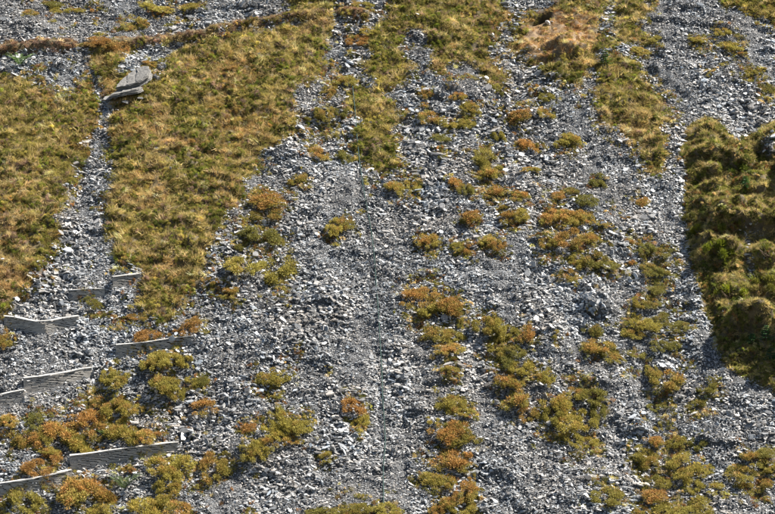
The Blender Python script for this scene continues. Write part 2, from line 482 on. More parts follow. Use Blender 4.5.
def slate_material(name, instanced):
    m, nt, out = new_mat(name)
    b = node(nt, 'ShaderNodeBsdfPrincipled')
    if instanced:
        at = node(nt, 'ShaderNodeAttribute', attribute_type='INSTANCER', attribute_name='tint')
        base = at.outputs['Color']
    else:
        oi = node(nt, 'ShaderNodeObjectInfo')
        base = oi.outputs['Color']
    n1 = noise_tex(nt, 2.3, 5)
    shade = ramp(nt, n1, [(0.3, (0.62, 0.62, 0.64)), (0.7, (1.25, 1.25, 1.22))])
    c = mixc(nt, 1.0, base, shade, 'MULTIPLY')
    nt.links.new(c, b.inputs['Base Color'])
    b.inputs['Roughness'].default_value = 0.36
    b.inputs['Specular IOR Level'].default_value = 0.5
    bump = node(nt, 'ShaderNodeBump')
    bump.inputs['Strength'].default_value = 0.5
    bump.inputs['Distance'].default_value = 0.02
    nt.links.new(noise_tex(nt, 7, 4, stretch=(1, 1, 5)), bump.inputs['Height'])
    nt.links.new(bump.outputs[0], b.inputs['Normal'])
    nt.links.new(b.outputs[0], out.inputs[0])
    return m


def foliage_material(name, mode):
    """mode 'inst': colour from the instance; 'obj': rust and green mixed by object colour and a leaf attribute"""
    m, nt, out = new_mat(name)
    at = node(nt, 'ShaderNodeAttribute', attribute_name='leaf')
    sep = node(nt, 'ShaderNodeSeparateColor')
    nt.links.new(at.outputs['Color'], sep.inputs[0])
    if mode == 'inst':
        ti = node(nt, 'ShaderNodeAttribute', attribute_type='INSTANCER', attribute_name='tint')
        v = ramp(nt, sep.outputs[1], [(0, (0.6, 0.64, 0.6)), (1, (1.5, 1.4, 1.3))])
        c = mixc(nt, 1.0, ti.outputs['Color'], v, 'MULTIPLY')
    else:
        oi = node(nt, 'ShaderNodeObjectInfo')
        os_ = node(nt, 'ShaderNodeSeparateColor')
        nt.links.new(oi.outputs['Color'], os_.inputs[0])
        # red channel = share of rust, green channel = yellowness, blue channel = overall tone
        add = node(nt, 'ShaderNodeMath', operation='ADD')
        nt.links.new(sep.outputs[0], add.inputs[0]); nt.links.new(os_.outputs[0], add.inputs[1])
        st = node(nt, 'ShaderNodeMapRange', interpolation_type='SMOOTHSTEP')
        st.inputs['From Min'].default_value = 0.72; st.inputs['From Max'].default_value = 1.35
        nt.links.new(add.outputs[0], st.inputs[0])
        green = mixc(nt, os_.outputs[1], (0.21, 0.20, 0.055), (0.39, 0.325, 0.075))
        rust = mixc(nt, sep.outputs[1], (0.27, 0.145, 0.045), (0.49, 0.28, 0.095))
        c = mixc(nt, st.outputs[0], green, rust)
        v = ramp(nt, sep.outputs[1], [(0, (0.62, 0.64, 0.6)), (1, (1.3, 1.28, 1.25))])
        c = mixc(nt, 1.0, c, v, 'MULTIPLY')
        cb = node(nt, 'ShaderNodeCombineColor')
        for i in range(3):
            nt.links.new(os_.outputs[2], cb.inputs[i])
        c = mixc(nt, 1.0, c, cb.outputs[0], 'MULTIPLY')
    d = node(nt, 'ShaderNodeBsdfPrincipled')
    d.inputs['Roughness'].default_value = 0.75
    d.inputs['Specular IOR Level'].default_value = 0.2
    t = node(nt, 'ShaderNodeBsdfTranslucent')
    nt.links.new(c, d.inputs['Base Color']); nt.links.new(c, t.inputs[0])
    mx = node(nt, 'ShaderNodeMixShader')
    mx.inputs[0].default_value = 0.38
    nt.links.new(d.outputs[0], mx.inputs[1]); nt.links.new(t.outputs[0], mx.inputs[2])
    nt.links.new(mx.outputs[0], out.inputs[0])
    return m


def plain_material(name, c0, c1, scale, rough=0.8, stretch=None, bump=0.3):
    m, nt, out = new_mat(name)
    b = node(nt, 'ShaderNodeBsdfPrincipled')
    n = noise_tex(nt, scale, 5, stretch=stretch)
    nt.links.new(ramp(nt, n, [(0.3, c0), (0.7, c1)]), b.inputs['Base Color'])
    b.inputs['Roughness'].default_value = rough
    bp = node(nt, 'ShaderNodeBump')
    bp.inputs['Strength'].default_value = bump
    bp.inputs['Distance'].default_value = 0.05
    nt.links.new(n, bp.inputs['Height'])
    nt.links.new(bp.outputs[0], b.inputs['Normal'])
    nt.links.new(b.outputs[0], out.inputs[0])
    return m


M_SLATE_I = slate_material('slate_chips', True)
M_SLATE_O = slate_material('slate_slab', False)
M_FOL_I = foliage_material('moor_foliage', 'inst')
M_FOL_O = foliage_material('heather_foliage', 'obj')
M_STEM = plain_material('woody_stem', (0.09, 0.06, 0.035), (0.16, 0.11, 0.07), 12)
M_WALL = plain_material('wall_slate', (0.23, 0.21, 0.185), (0.45, 0.42, 0.37), 2.2, 0.7, (1, 1, 4))
M_COPING = plain_material('coping_slate', (0.36, 0.345, 0.32), (0.56, 0.54, 0.50), 2.5, 0.7)
M_BOULDER = plain_material('boulder_slate', (0.085, 0.082, 0.077), (0.27, 0.255, 0.23), 4.5, 0.7, (1, 1.6, 5), 0.9)
M_HOSE = plain_material('green_rubber', (0.012, 0.035, 0.03), (0.025, 0.055, 0.048), 3, 0.9)


def ground_material():
    m, nt, out = new_mat('hillside_soil')
    b = node(nt, 'ShaderNodeBsdfPrincipled')
    at = node(nt, 'ShaderNodeAttribute', attribute_name='cover')
    shade_grit = ramp(nt, noise_tex(nt, 9, 6), [(0.3, (0.03, 0.03, 0.031)), (0.62, (0.09, 0.092, 0.095))])  # gravel darkened so the gaps between slates look like deep shadow
    earth = ramp(nt, noise_tex(nt, 3, 6), [(0.3, (0.05, 0.038, 0.02)), (0.7, (0.14, 0.105, 0.05))])
    sp = node(nt, 'ShaderNodeSeparateColor')
    nt.links.new(at.outputs['Color'], sp.inputs[0])
    tan = ramp(nt, noise_tex(nt, 2.2, 6), [(0.32, (0.10, 0.062, 0.032)), (0.68, (0.28, 0.19, 0.10))])
    nt.links.new(mixc(nt, sp.outputs[1], mixc(nt, sp.outputs[0], shade_grit, earth), tan), b.inputs['Base Color'])
    b.inputs['Roughness'].default_value = 0.85
    bp = node(nt, 'ShaderNodeBump')
    bp.inputs['Strength'].default_value = 0.7
    bp.inputs['Distance'].default_value = 0.06
    nt.links.new(noise_tex(nt, 8, 6), bp.inputs['Height'])
    nt.links.new(bp.outputs[0], b.inputs['Normal'])
    nt.links.new(b.outputs[0], out.inputs[0])
    return m


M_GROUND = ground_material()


# ------------------------------------------------------------------ mesh helpers
def mesh_np(name, verts, faces_flat, loop_counts):
    me = bpy.data.meshes.new(name)
    verts = np.asarray(verts, np.float32)
    me.vertices.add(len(verts))
    me.vertices.foreach_set('co', verts.ravel())
    fl = np.asarray(faces_flat, np.int32)
    lc = np.asarray(loop_counts, np.int32)
    me.loops.add(len(fl))
    me.loops.foreach_set('vertex_index', fl)
    me.polygons.add(len(lc))
    me.polygons.foreach_set('loop_start', np.concatenate([[0], np.cumsum(lc)[:-1]]).astype(np.int32))
    me.polygons.foreach_set('use_smooth', np.zeros(len(lc), bool))
    me.update(calc_edges=True)
    return me


def put(name, me, mat=None, parent=None, loc=None, label=None, cat=None, group=None, kind=None):
    o = bpy.data.objects.new(name, me)
    col.objects.link(o)
    if mat is not None and me is not None and not me.materials:
        me.materials.append(mat)
    if parent is not None:
        o.parent = parent
    if loc is not None:
        o.location = loc
    for k, v in (('label', label), ('category', cat), ('group', group), ('kind', kind)):
        if v:
            o[k] = v
    return o


def euler_from(R):
    ry = np.arcsin(np.clip(-R[:, 2, 0], -1, 1))
    rx = np.arctan2(R[:, 2, 1], R[:, 2, 2])
    rz = np.arctan2(R[:, 1, 0], R[:, 0, 0])
    return np.stack([rx, ry, rz], 1)


def frames(n, spin):
    """rotation matrices with z along n, turned by spin"""
    ref = np.tile(np.array([1.0, 0, 0]), (len(n), 1))
    x = ref - (ref * n).sum(1, keepdims=True) * n
    x /= np.linalg.norm(x, axis=1, keepdims=True)
    y = np.cross(n, x)
    c, s = np.cos(spin)[:, None], np.sin(spin)[:, None]
    return np.stack([x * c + y * s, -x * s + y * c, n], 2)


def instancer(name, P, E, S, idx, tint, protos, **tags):
    me = bpy.data.meshes.new(name)
    me.vertices.add(len(P))
    me.vertices.foreach_set('co', np.asarray(P, np.float32).ravel())
    a = me.attributes.new('rot', 'FLOAT_VECTOR', 'POINT'); a.data.foreach_set('vector', np.asarray(E, np.float32).ravel())
    a = me.attributes.new('scl', 'FLOAT_VECTOR', 'POINT'); a.data.foreach_set('vector', np.asarray(S, np.float32).ravel())
    a = me.attributes.new('idx', 'INT', 'POINT'); a.data.foreach_set('value', np.asarray(idx, np.int32))
    t4 = np.concatenate([np.asarray(tint, np.float32), np.ones((len(P), 1), np.float32)], 1)
    a = me.attributes.new('tint', 'FLOAT_COLOR', 'POINT'); a.data.foreach_set('color', t4.ravel())
    pc = bpy.data.collections.new(name + '_pieces')
    for p in protos:
        pc.objects.link(p)
    ng = bpy.data.node_groups.new(name + '_scatter', 'GeometryNodeTree')
    ng.interface.new_socket('Geometry', in_out='INPUT', socket_type='NodeSocketGeometry')
    ng.interface.new_socket('Geometry', in_out='OUTPUT', socket_type='NodeSocketGeometry')
    gi = ng.nodes.new('NodeGroupInput'); go = ng.nodes.new('NodeGroupOutput')
    ci = ng.nodes.new('GeometryNodeCollectionInfo')
    ci.inputs['Collection'].default_value = pc
    ci.inputs['Separate Children'].default_value = True
    ci.inputs['Reset Children'].default_value = True
    ip = ng.nodes.new('GeometryNodeInstanceOnPoints')

    def att(nm, ty):
        n = ng.nodes.new('GeometryNodeInputNamedAttribute')
        n.data_type = ty
        n.inputs['Name'].default_value = nm
        return n.outputs['Attribute']
    L = ng.links
    L.new(gi.outputs[0], ip.inputs['Points'])
    L.new(ci.outputs[0], ip.inputs['Instance'])
    ip.inputs['Pick Instance'].default_value = True
    L.new(att('idx', 'INT'), ip.inputs['Instance Index'])
    er = ng.nodes.new('FunctionNodeEulerToRotation')
    L.new(att('rot', 'FLOAT_VECTOR'), er.inputs[0])
    L.new(er.outputs[0], ip.inputs['Rotation'])
    L.new(att('scl', 'FLOAT_VECTOR'), ip.inputs['Scale'])
    L.new(ip.outputs[0], go.inputs[0])
    o = put(name, me, None, **tags)
    md = o.modifiers.new('scatter', 'NODES')
    md.node_group = ng
    return o


def proto(name, me, mat):
    me.materials.append(mat)
    return bpy.data.objects.new(name, me)


# ------------------------------------------------------------------ the hillside
ii, jj = np.meshgrid(np.arange(NU - 1), np.arange(NV - 1), indexing='ij')
q = np.stack([ii * NV + jj, (ii + 1) * NV + jj, (ii + 1) * NV + jj + 1, ii * NV + jj + 1], -1).reshape(-1, 4)
me = mesh_np('hillside', world(GU, GV, H).reshape(-1, 3), q.ravel(), np.full(len(q), 4))
cv = np.clip(VEG + THIN * 0.5 + HOLEW, 0, 1).ravel()
bare = (smooth(inside(solve_poly(BARE), GU, GV) + 0.5 * edge_n, -0.2, 0.4) * (1 - HOLEW)).ravel()
a = me.attributes.new('cover', 'FLOAT_COLOR', 'POINT')
a.data.foreach_set('color', np.stack([np.maximum(cv, bare), bare, cv, np.ones_like(cv)], 1).astype(np.float32).ravel())
me.polygons.foreach_set('use_smooth', np.ones(len(q), bool))
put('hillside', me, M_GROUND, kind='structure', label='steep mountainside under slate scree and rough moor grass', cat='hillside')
# the hill goes on around it
bu = np.arange(-160, 161, 4.0); bv = np.arange(-90, 151, 4.0)
BU, BV = np.meshgrid(bu, bv, indexing='ij')
BH = 1.8 * fbm(BU / 20, BV / 20, 3, 3)
edge = np.maximum(np.maximum(U0 - BU, BU - U1), np.maximum(V0 - BV, BV - V1))
BH = np.where(edge < 1.0, -3.0, BH * smooth(edge, 0, 20) - 0.2)
ii, jj = np.meshgrid(np.arange(len(bu) - 1), np.arange(len(bv) - 1), indexing='ij')
nb = len(bv)
q = np.stack([ii * nb + jj, (ii + 1) * nb + jj, (ii + 1) * nb + jj + 1, ii * nb + jj + 1], -1).reshape(-1, 4)
me = mesh_np('outer_hillside', world(BU, BV, BH).reshape(-1, 3), q.ravel(), np.full(len(q), 4))
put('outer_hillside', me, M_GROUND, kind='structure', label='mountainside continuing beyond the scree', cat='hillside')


# ------------------------------------------------------------------ slates
def slate_mesh(name, seed, layers=1):
    r = random.Random(seed)
    n = r.choice([5, 5, 6, 7])
    ang = sorted((i + r.uniform(-0.32, 0.32)) / n * 2 * math.pi for i in range(n))
    vs_, fs, lc = [], [], []
    z = -0.5
    sh = 1.0
    tiltx, tilty = r.uniform(-.15, .15), r.uniform(-.15, .15)
    for l in range(layers):
        h = 1.0 / layers
        off = len(vs_)
        rad = [r.uniform(0.38, 0.56) * sh for _ in range(n)]
        ox, oy = (r.uniform(-.08, .08), r.uniform(-.08, .08)) if l else (0, 0)
        for k, zz in ((1.0, z), (r.uniform(0.86, 0.98), z + h)):
            for a_, rr in zip(ang, rad):
                x_, y_ = rr * k * math.cos(a_) + ox, rr * k * math.sin(a_) + oy
                vs_.append((x_, y_, zz + (x_ * tiltx + y_ * tilty) * (1 if zz > 0 else 0)))
        for i in range(n):
            j = (i + 1) % n
            fs += [off + i, off + j, off + n + j, off + n + i]; lc.append(4)
        fs += [off + n + i for i in range(n)]; lc.append(n)
        fs += [off + n - 1 - i for i in range(n)]; lc.append(n)
        z += h
        sh *= 0.82
    return mesh_np(name, vs_, fs, lc)


def view_uv(n, seed, margin=26):
    """random points over the part of the slope around the view, evenly spread over the slope"""
    g = np.random.default_rng(seed)
    u = g.uniform(U0 + 1, U1 - 1, n); v = g.uniform(V0 + 1, V1 - 1, n)
    P = world(u, v, Hs(u, v)) - cam_pos
    z = P @ FW
    px = PW / 2 + (P @ U) / z * FPX; py = PH / 2 - (P @ UPV) / z * FPX
    m = (px > -margin) & (px < PW + margin) & (py > -margin) & (py < PH + margin)
    return u[m], v[m], px[m], py[m]


# fine, smooth patches of the scree
fine_field = fbm((GU + 0.12 * GV) / 2.0, GV / 11, 121, 3)
FINE = smooth(fine_field, 0.0, 0.4) * 0.9
for poly, s in (([(310, 130), (360, 130), (372, 190), (330, 215), (290, 200)], 0.9), ([(640, 60), (668, 120), (672, 190), (690, 270), (715, 350), (775, 400), (740, 392), (690, 330), (668, 240), (655, 170), (664, 120)], 0.85),
                ([(86, 60), (108, 70), (112, 120), (90, 180), (70, 200), (98, 120)], 0.5), ([(495, 240), (560, 235), (570, 255), (500, 262)], 0.85),
                ([(80, 470), (150, 470), (160, 514), (40, 514)], 0.6), ([(395, 330), (440, 360), (470, 420), (440, 400), (400, 360)], 0.55)):
    FINE = np.maximum(FINE, s * smooth(inside(solve_poly(poly), GU, GV), -0.8, 0.6))
FINEs = sampler(FINE)

NS = 900000
u, v, px, py = view_uv(NS, 3)
veg = VEGs(u, v)
keep = (rng.random(len(u)) > np.clip(veg * 1.15 - 0.02, 0, 0.997)) & (HOLEs(u, v) < 0.1)
u, v = u[keep], v[keep]
fine = FINEs(u, v)
big = smooth(fbm(u / 2.4, v / 5.0, 131, 3), -0.25, 0.4)
med = (0.080 + 0.080 * big) * (1 - 0.5 * fine)
size = med * np.exp(0.44 * rng.standard_normal(len(u)))
size = np.clip(size, 0.045, 0.48)
# thin out: the smaller the stones of a place, the more of them
cov = np.clip(0.0095 / (med * med), 0.3, 1.0) * smooth(sampler(WALLD)(u, v), 0.02, 0.5)
keep = rng.random(len(u)) < cov
keep &= rng.random(len(u)) > 0.75 * THINs(u, v)
u, v, size, fine, big = u[keep], v[keep], size[keep], fine[keep], big[keep]
ns = len(u)
nrm = normal_at(u, v)
up = np.array([0, 0, 1.0])
lay = rng.uniform(0.0, 0.8, ns)[:, None]
spread = np.where(rng.random(ns) < 0.22, 0.7, 0.25) * (1 - 0.3 * fine)
n2 = nrm * (1 - lay) + up * lay + rng.standard_normal((ns, 3)) * spread[:, None]
# patches where the slabs lean out steeply, away from the sun
steep = 0.6 * smooth(fbm(u / 1.5, v / 0.8, 211, 3), 0.16, 0.45) * (1 - fine)
for poly in ([(652, 64), (664, 68), (682, 82), (697, 94), (694, 102), (680, 99), (662, 84)], [(700, 84), (722, 86), (720, 94), (702, 92)], [(580, 306), (612, 308), (606, 326), (586, 328)], [(436, 84), (462, 84), (460, 98), (440, 98)], [(24, 62), (66, 66), (60, 78), (30, 76)]):
    ss_ = sampler(smooth(inside(solve_poly(poly), GU, GV), -0.3, 0.3))(u, v)
    steep = np.maximum(steep, 0.95 * ss_)
pick = rng.random(ns) < steep
lean = np.array([-0.62, -0.72, 0.05]) + rng.standard_normal((ns, 3)) * 0.3
n2 = np.where(pick[:, None], n2 * 0.25 + lean, n2)
n2 /= np.linalg.norm(n2, axis=1, keepdims=True)
E = euler_from(frames(n2, rng.normal(0, 0.6, ns) + np.where(rng.random(ns) < .5, math.pi, 0)))
asp = np.exp(rng.normal(0.33, 0.2, ns))
thick = np.clip(size * rng.uniform(0.08, 0.26, ns), 0.014, 0.10)
S = np.stack([size * asp * 1.1, size / asp * 1.15, thick], 1)
lift = np.abs(rng.normal(0, 1, ns)) * 0.085 + size * 0.14
P = world(u, v, Hs(u, v) + lift * (1 - 0.4 * fine))
tone = np.exp(rng.normal(0, 0.52, ns)) * (0.245 + 0.07 * fine) * (1 + 0.25 * fbm(u / 2, v / 2, 141, 2))
pale = rng.random(ns) < 0.06
tone = np.where(pale, rng.uniform(0.38, 0.52, ns), tone)
tone = np.clip(tone, 0.06, 0.56)
warm = rng.normal(0, 0.045, ns) + 0.06 * fbm(u / 3, v / 3, 151, 2)
tint = np.stack([tone * (1.015 + warm), tone * 1.0, tone * (0.975 - warm)], 1)
protos = [proto('slate_piece', slate_mesh('slate_piece', 40 + k, 1 if k < 9 else 2), M_SLATE_I) for k in range(12)]

# the largest of them stand as single slabs
Pc = P - cam_pos
zc = Pc @ FW
ppx = PW / 2 + (Pc @ U) / zc * FPX; ppy = PH / 2 - (Pc @ UPV) / zc * FPX
inview = (ppx > 4) & (ppx < PW - 4) & (ppy > 4) & (ppy < PH - 4) & (VEGs(u, v) < 0.1)
order = np.argsort(-(size * asp) * inview)
top = order[:300]
rest = np.setdiff1d(np.arange(ns), top)
instancer('slate_scree', P[rest], E[rest], S[rest], rng.integers(0, 12, len(rest)), tint[rest], protos,
          kind='stuff', label='loose grey slate chips and slabs covering the open slope', cat='scree')

slab_meshes = [slate_mesh('slate_slab', 70 + k, 1 + k % 2) for k in range(10)]


def zone(px, py):
    if px < 205 and py > 262:
        return 'among the low slate walls'
    if px < 130 and py > 60:
        return 'in the narrow stone gully'
    if py < 56 and px < 360:
        return 'above the grassy path bank'
    if px < 300:
        return 'on scree beside the meadow edge'
    if px < 470 and py > 190:
        return 'on scree near the thin hose'
    if px < 470:
        return 'on scree beneath the path end'
    if py < 60 and px > 640:
        return 'on scree below the grassy corner'
    if px > 630 and py > 190:
        return 'on scree beside the shaded spur'
    if py < 190:
        return 'on scree below the brown bank'
    return 'on the broad middle scree'


for k, i in enumerate(top):
    o = bpy.data.objects.new('slate_slab', slab_meshes[k % 10])
    if not slab_meshes[k % 10].materials:
        slab_meshes[k % 10].materials.append(M_SLATE_O)
    col.objects.link(o)
    o.location = P[i]
    o.rotation_euler = E[i]
    o.scale = S[i]
    o.color = (*tint[i], 1)
    t = tone[i]
    sh = 'pale' if t > 0.3 else ('dark' if t < 0.14 else 'mid grey')
    pose = 'tilted' if n2[i] @ nrm[i] < 0.86 else 'flat-lying'
    o['label'] = f'{sh} {pose} slate slab {zone(ppx[i], ppy[i])}'
    o['category'] = 'slate slab'
    o['kind'] = 'thing'
    o['group'] = f'{sh} {pose} slabs {zone(ppx[i], ppy[i])}'


# ------------------------------------------------------------------ foliage pieces
def leaf_mesh(name, pos, dirn, length, width, leafcol, bend=0.0, seed=0):
    """one slim triangle (or kite) per leaf"""
    g = np.random.default_rng(seed)
    n = len(pos)
    side = np.cross(dirn, g.standard_normal((n, 3)))
    side /= np.linalg.norm(side, axis=1, keepdims=True) + 1e-9
    L = np.asarray(length)[:, None]; W = np.asarray(width)[:, None]
    a = pos - side * W; b = pos + side * W
    tip = pos + dirn * L + np.array([0, 0, -1.0]) * (bend * L)
    vs_ = np.stack([a, b, tip], 1).reshape(-1, 3)
    me = mesh_np(name, vs_, np.arange(n * 3), np.full(n, 3))
    c = np.repeat(np.concatenate([leafcol, np.zeros((n, 1)), np.ones((n, 1))], 1), 3, 0).astype(np.float32)
    at = me.attributes.new('leaf', 'FLOAT_COLOR', 'POINT')
    at.data.foreach_set('color', c.ravel())
    return me


def unit(a):
    return a / (np.linalg.norm(a, axis=1, keepdims=True) + 1e-9)


def heather_mesh(name, seed, nl=9, leaves=3000, leaf=(0.05, 0.10)):
    """bushy cushion of unit width made of many lobes of small leafy shoots"""
    g = np.random.default_rng(seed)
    ra_ = 0.52 * g.random(nl) ** 0.45; aa_ = g.uniform(0, 6.283, nl)
    cx = ra_ * np.cos(aa_); cy = ra_ * np.sin(aa_)
    rr = g.uniform(0.04, 0.17, nl) * (1.2 - 0.9 * np.hypot(cx, cy))
    cz = 0.05 + 0.17 * (1 - (np.hypot(cx, cy) / 0.5) ** 2) + g.uniform(-0.05, 0.06, nl)
    rust = g.uniform(0, 1, nl)
    k = g.choice(nl, leaves, p=rr ** 2 / (rr ** 2).sum())
    d = unit(g.standard_normal((leaves, 3)) + np.array([0, 0, 0.35]))
    rad = rr[k] * (0.4 + 0.65 * g.random(leaves) ** 0.45) * (1 + 0.3 * np.abs(g.standard_normal(leaves)) * (g.random(leaves) < 0.5))
    pos = np.stack([cx[k], cy[k], np.maximum(cz[k], 0.03)], 1) + d * rad[:, None] * np.array([1, 1, 0.85])
    pos[:, 2] = np.maximum(pos[:, 2], -0.06)
    dirn = unit(d * 0.8 + np.array([0, 0, 0.55]) + g.standard_normal((leaves, 3)) * 0.45)
    lc = np.stack([np.clip(0.55 * rust[k] + 0.5 * (pos[:, 2] / 0.42) + 0.12 * g.standard_normal(leaves), 0, 1), g.random(leaves)], 1)
    return leaf_mesh(name, pos, dirn, g.uniform(*leaf, leaves), g.uniform(0.009, 0.018, leaves), lc, 0, seed)


def stems_mesh(name, seed, n=14):
    g = random.Random(seed)
    vs_, fs, lc = [], [], []
    for i in range(n):
        a_ = g.uniform(0, 6.28); r_ = g.uniform(0.1, 0.42); hh = g.uniform(0.12, 0.34)
        base = Vector((g.uniform(-.08, .08), g.uniform(-.08, .08), -0.12)); tip = Vector((r_ * math.cos(a_), r_ * math.sin(a_), hh))
        mid = (base + tip) / 2 + Vector((0, 0, -0.03))
        o_ = len(vs_)
        for p_, w_ in ((base, 0.016), (mid, 0.011), (tip, 0.004)):
            for q_ in range(3):
                t_ = q_ * 2.094
                vs_.append((p_.x + w_ * math.cos(t_), p_.y + w_ * math.sin(t_), p_.z))
        for s_ in (0, 3):
            for q_ in range(3):
                q2 = (q_ + 1) % 3
                fs += [o_ + s_ + q_, o_ + s_ + q2, o_ + s_ + 3 + q2, o_ + s_ + 3 + q_]; lc.append(4)
    return mesh_np(name, vs_, fs, lc)


def grass_mesh(name, seed, blades=90, lean=0.7, h=(0.3, 0.75), swept=0.5):
    g = np.random.default_rng(seed)
    a_ = g.uniform(0, 2 * math.pi, blades); r_ = g.random(blades) ** 0.6 * 0.36
    pos = np.stack([r_ * np.cos(a_), r_ * np.sin(a_), np.full(blades, -0.05)], 1)
    ln = g.uniform(0.2, 1.0, blades) * lean
    a2 = np.where(g.random(blades) < swept, g.normal(0, 0.55, blades), a_ + g.normal(0, 0.7, blades))
    dirn = unit(np.stack([ln * np.cos(a2), ln * np.sin(a2), np.ones(blades)], 1))
    lc = np.stack([g.random(blades), g.random(blades)], 1)
    return leaf_mesh(name, pos, dirn, g.uniform(*h, blades), g.uniform(0.014, 0.034, blades), lc, 0.22, seed)


veg_protos = ([proto('a_grass_tuft', grass_mesh('grass_tuft', 200 + k, 80, 0.9 + 0.3 * k), M_FOL_I) for k in range(4)]
              + [proto('b_heath_cushion', heather_mesh('heath_cushion', 220 + k, 7, 620, (0.08, 0.16)), M_FOL_I) for k in range(4)]
              + [proto('c_bent_straw', grass_mesh('bent_straw', 240 + k, 34, 1.8, (0.4, 1.0), 0.95), M_FOL_I) for k in range(3)])

# ------------------------------------------------------------------ closed vegetation: tufts and cushions nobody could count
OL = np.array([0.20, 0.195, 0.05]); YO = np.array([0.34, 0.295, 0.085]); TAN = np.array([0.62, 0.49, 0.25])
RU = np.array([0.30, 0.165, 0.065]); DG = np.array([0.085, 0.105, 0.022]); MV = np.array([0.30, 0.21, 0.165]); LG = np.array([0.21, 0.24, 0.04])


def veg_scatter(name, sel, n, seed, label, cat, mode='field', size_mul=1.0):
    g = np.random.default_rng(seed)
    u, v, px, py = view_uv(n, seed)
    p = sel(u, v, px, py)
    k = g.random(len(u)) < p
    u, v = u[k], v[k]
    m = len(u)
    n_a = fbm(u / 1.5, v / 1.5, 161, 3); n_b = fbm(u / 2.6, v / 2.6, 171, 3); n_c = fbm(u / 0.7, v / 0.7, 181, 2); n_d = fbm(u / 5, v / 6, 191, 2)
    r = g.random(m)
    if mode == 'field':
        wheath = smooth(n_a + 0.25 * g.standard_normal(m), -0.3, 0.3)
        isheath = r < 0.1 + wheath * 0.62
        c = np.where((n_c + 0.3 * g.standard_normal(m) > 0.05)[:, None], YO, OL)
        c = np.where(isheath[:, None], c, YO + (TAN - YO) * smooth(n_b + 0.45 * g.standard_normal(m), -0.5, 0.65)[:, None])
        ru = smooth(n_b * 0.6 - n_a * 0.2 + n_d * 0.4 + 0.3 * g.standard_normal(m), 0.12, 0.6)
        c = c + (RU * 1.1 - c) * (ru * 0.65)[:, None]
        c = np.where((isheath & (g.random(m) < 0.14))[:, None], DG, c)
        c = np.where((isheath & (g.random(m) < 0.18))[:, None], LG, c)
        c = np.where((g.random(m) < 0.06)[:, None], MV, c)
    elif mode == 'spur':
        isheath = r < 0.38 + 0.5 * n_a
        c = np.where(isheath[:, None], OL, YO * 0.55 + TAN * 0.4)
        c = np.where((g.random(m) < 0.16)[:, None], DG, c)
        c = np.where((g.random(m) < 0.10)[:, None], RU * 0.8, c)
        c = np.where((g.random(m) < 0.12)[:, None], TAN * 0.8, c)
        c = np.where((g.random(m) < 0.12)[:, None], LG, c)
    elif mode == 'bank':
        isheath = r < 0.12
        c = np.where((g.random(m) < 0.4)[:, None], RU * 1.15, TAN * np.array([1.0, 0.88, 0.85]))
        c = np.where(isheath[:, None], YO, c)
    elif mode == 'path':
        isheath = r < 0.25
        c = np.where((n_b + 0.3 * g.standard_normal(m) > 0)[:, None], MV, MV * 0.6 + RU * 0.5)
        c = np.where((g.random(m) < 0.2)[:, None], TAN * 0.8, c)
    else:
        isheath = r < 0.6
        c = np.where((g.random(m) < 0.5)[:, None], OL, YO)
        c = np.where((g.random(m) < 0.22)[:, None], RU, c)
        c = np.where((g.random(m) < 0.15)[:, None], TAN, c)
    if mode == 'spur':
        c = c * 1.05
    straw = (~isheath) & (g.random(m) < 0.45)
    c = np.where((straw & (g.random(m) < {'field': 0.5, 'spur': 0.12}.get(mode, 0.25)))[:, None], c * 0.35 + TAN * 0.65, c)
    c = c * np.exp(g.normal(0, 0.3, m))[:, None]
    idx = np.where(isheath, 4 + g.integers(0, 4, m), np.where(straw, 8 + g.integers(0, 3, m), g.integers(0, 4, m)))
    s = np.where(isheath, g.uniform(0.30, 0.68, m), np.where(straw, g.uniform(0.42, 0.85, m), g.uniform(0.34, 0.66, m))) * size_mul
    nn = unit(normal_at(u, v) * 0.75 + np.array([0, -0.12, 0.35]) + g.standard_normal((m, 3)) * 0.2)
    E = euler_from(frames(nn, g.uniform(0, 6.28, m)))
    S = np.stack([s, s, s * g.uniform(0.7, 1.15, m)], 1)
    P = world(u, v, Hs(u, v) + (0.07 if mode == 'thin' else -0.02))
    return instancer(name, P, E, S, idx, np.clip(c, 0, 0.8), veg_protos, kind='stuff', label=label, cat=cat)


def region(keys):
    fs = []
    for k in keys:
        fs.append(sampler(inside(solve_poly(GRASS[k]), GU, GV)))
    return fs


field_d = {k: sampler(inside(solve_poly(p), GU, GV)) for k, p in GRASS.items()}
spur_s = sampler(dspur)
bank_s = sampler(inside(solve_poly([(514, 52), (528, 24), (548, 6), (568, 10), (594, 14), (600, 40), (588, 52), (566, 56), (548, 68), (530, 64)]), GU, GV) + 0.4 * edge_n)
path_s = sampler(pn)


def sel_field(names):
    def f(u, v, px, py):
        d = np.max([field_d[k](u, v) for k in names], 0)
        return VEGs(u, v) * (d > -1.2) * (spur_s(u, v) < 0.05) * (bank_s(u, v) < 0.2) * (path_s(u, v) > 0.4)
    return f


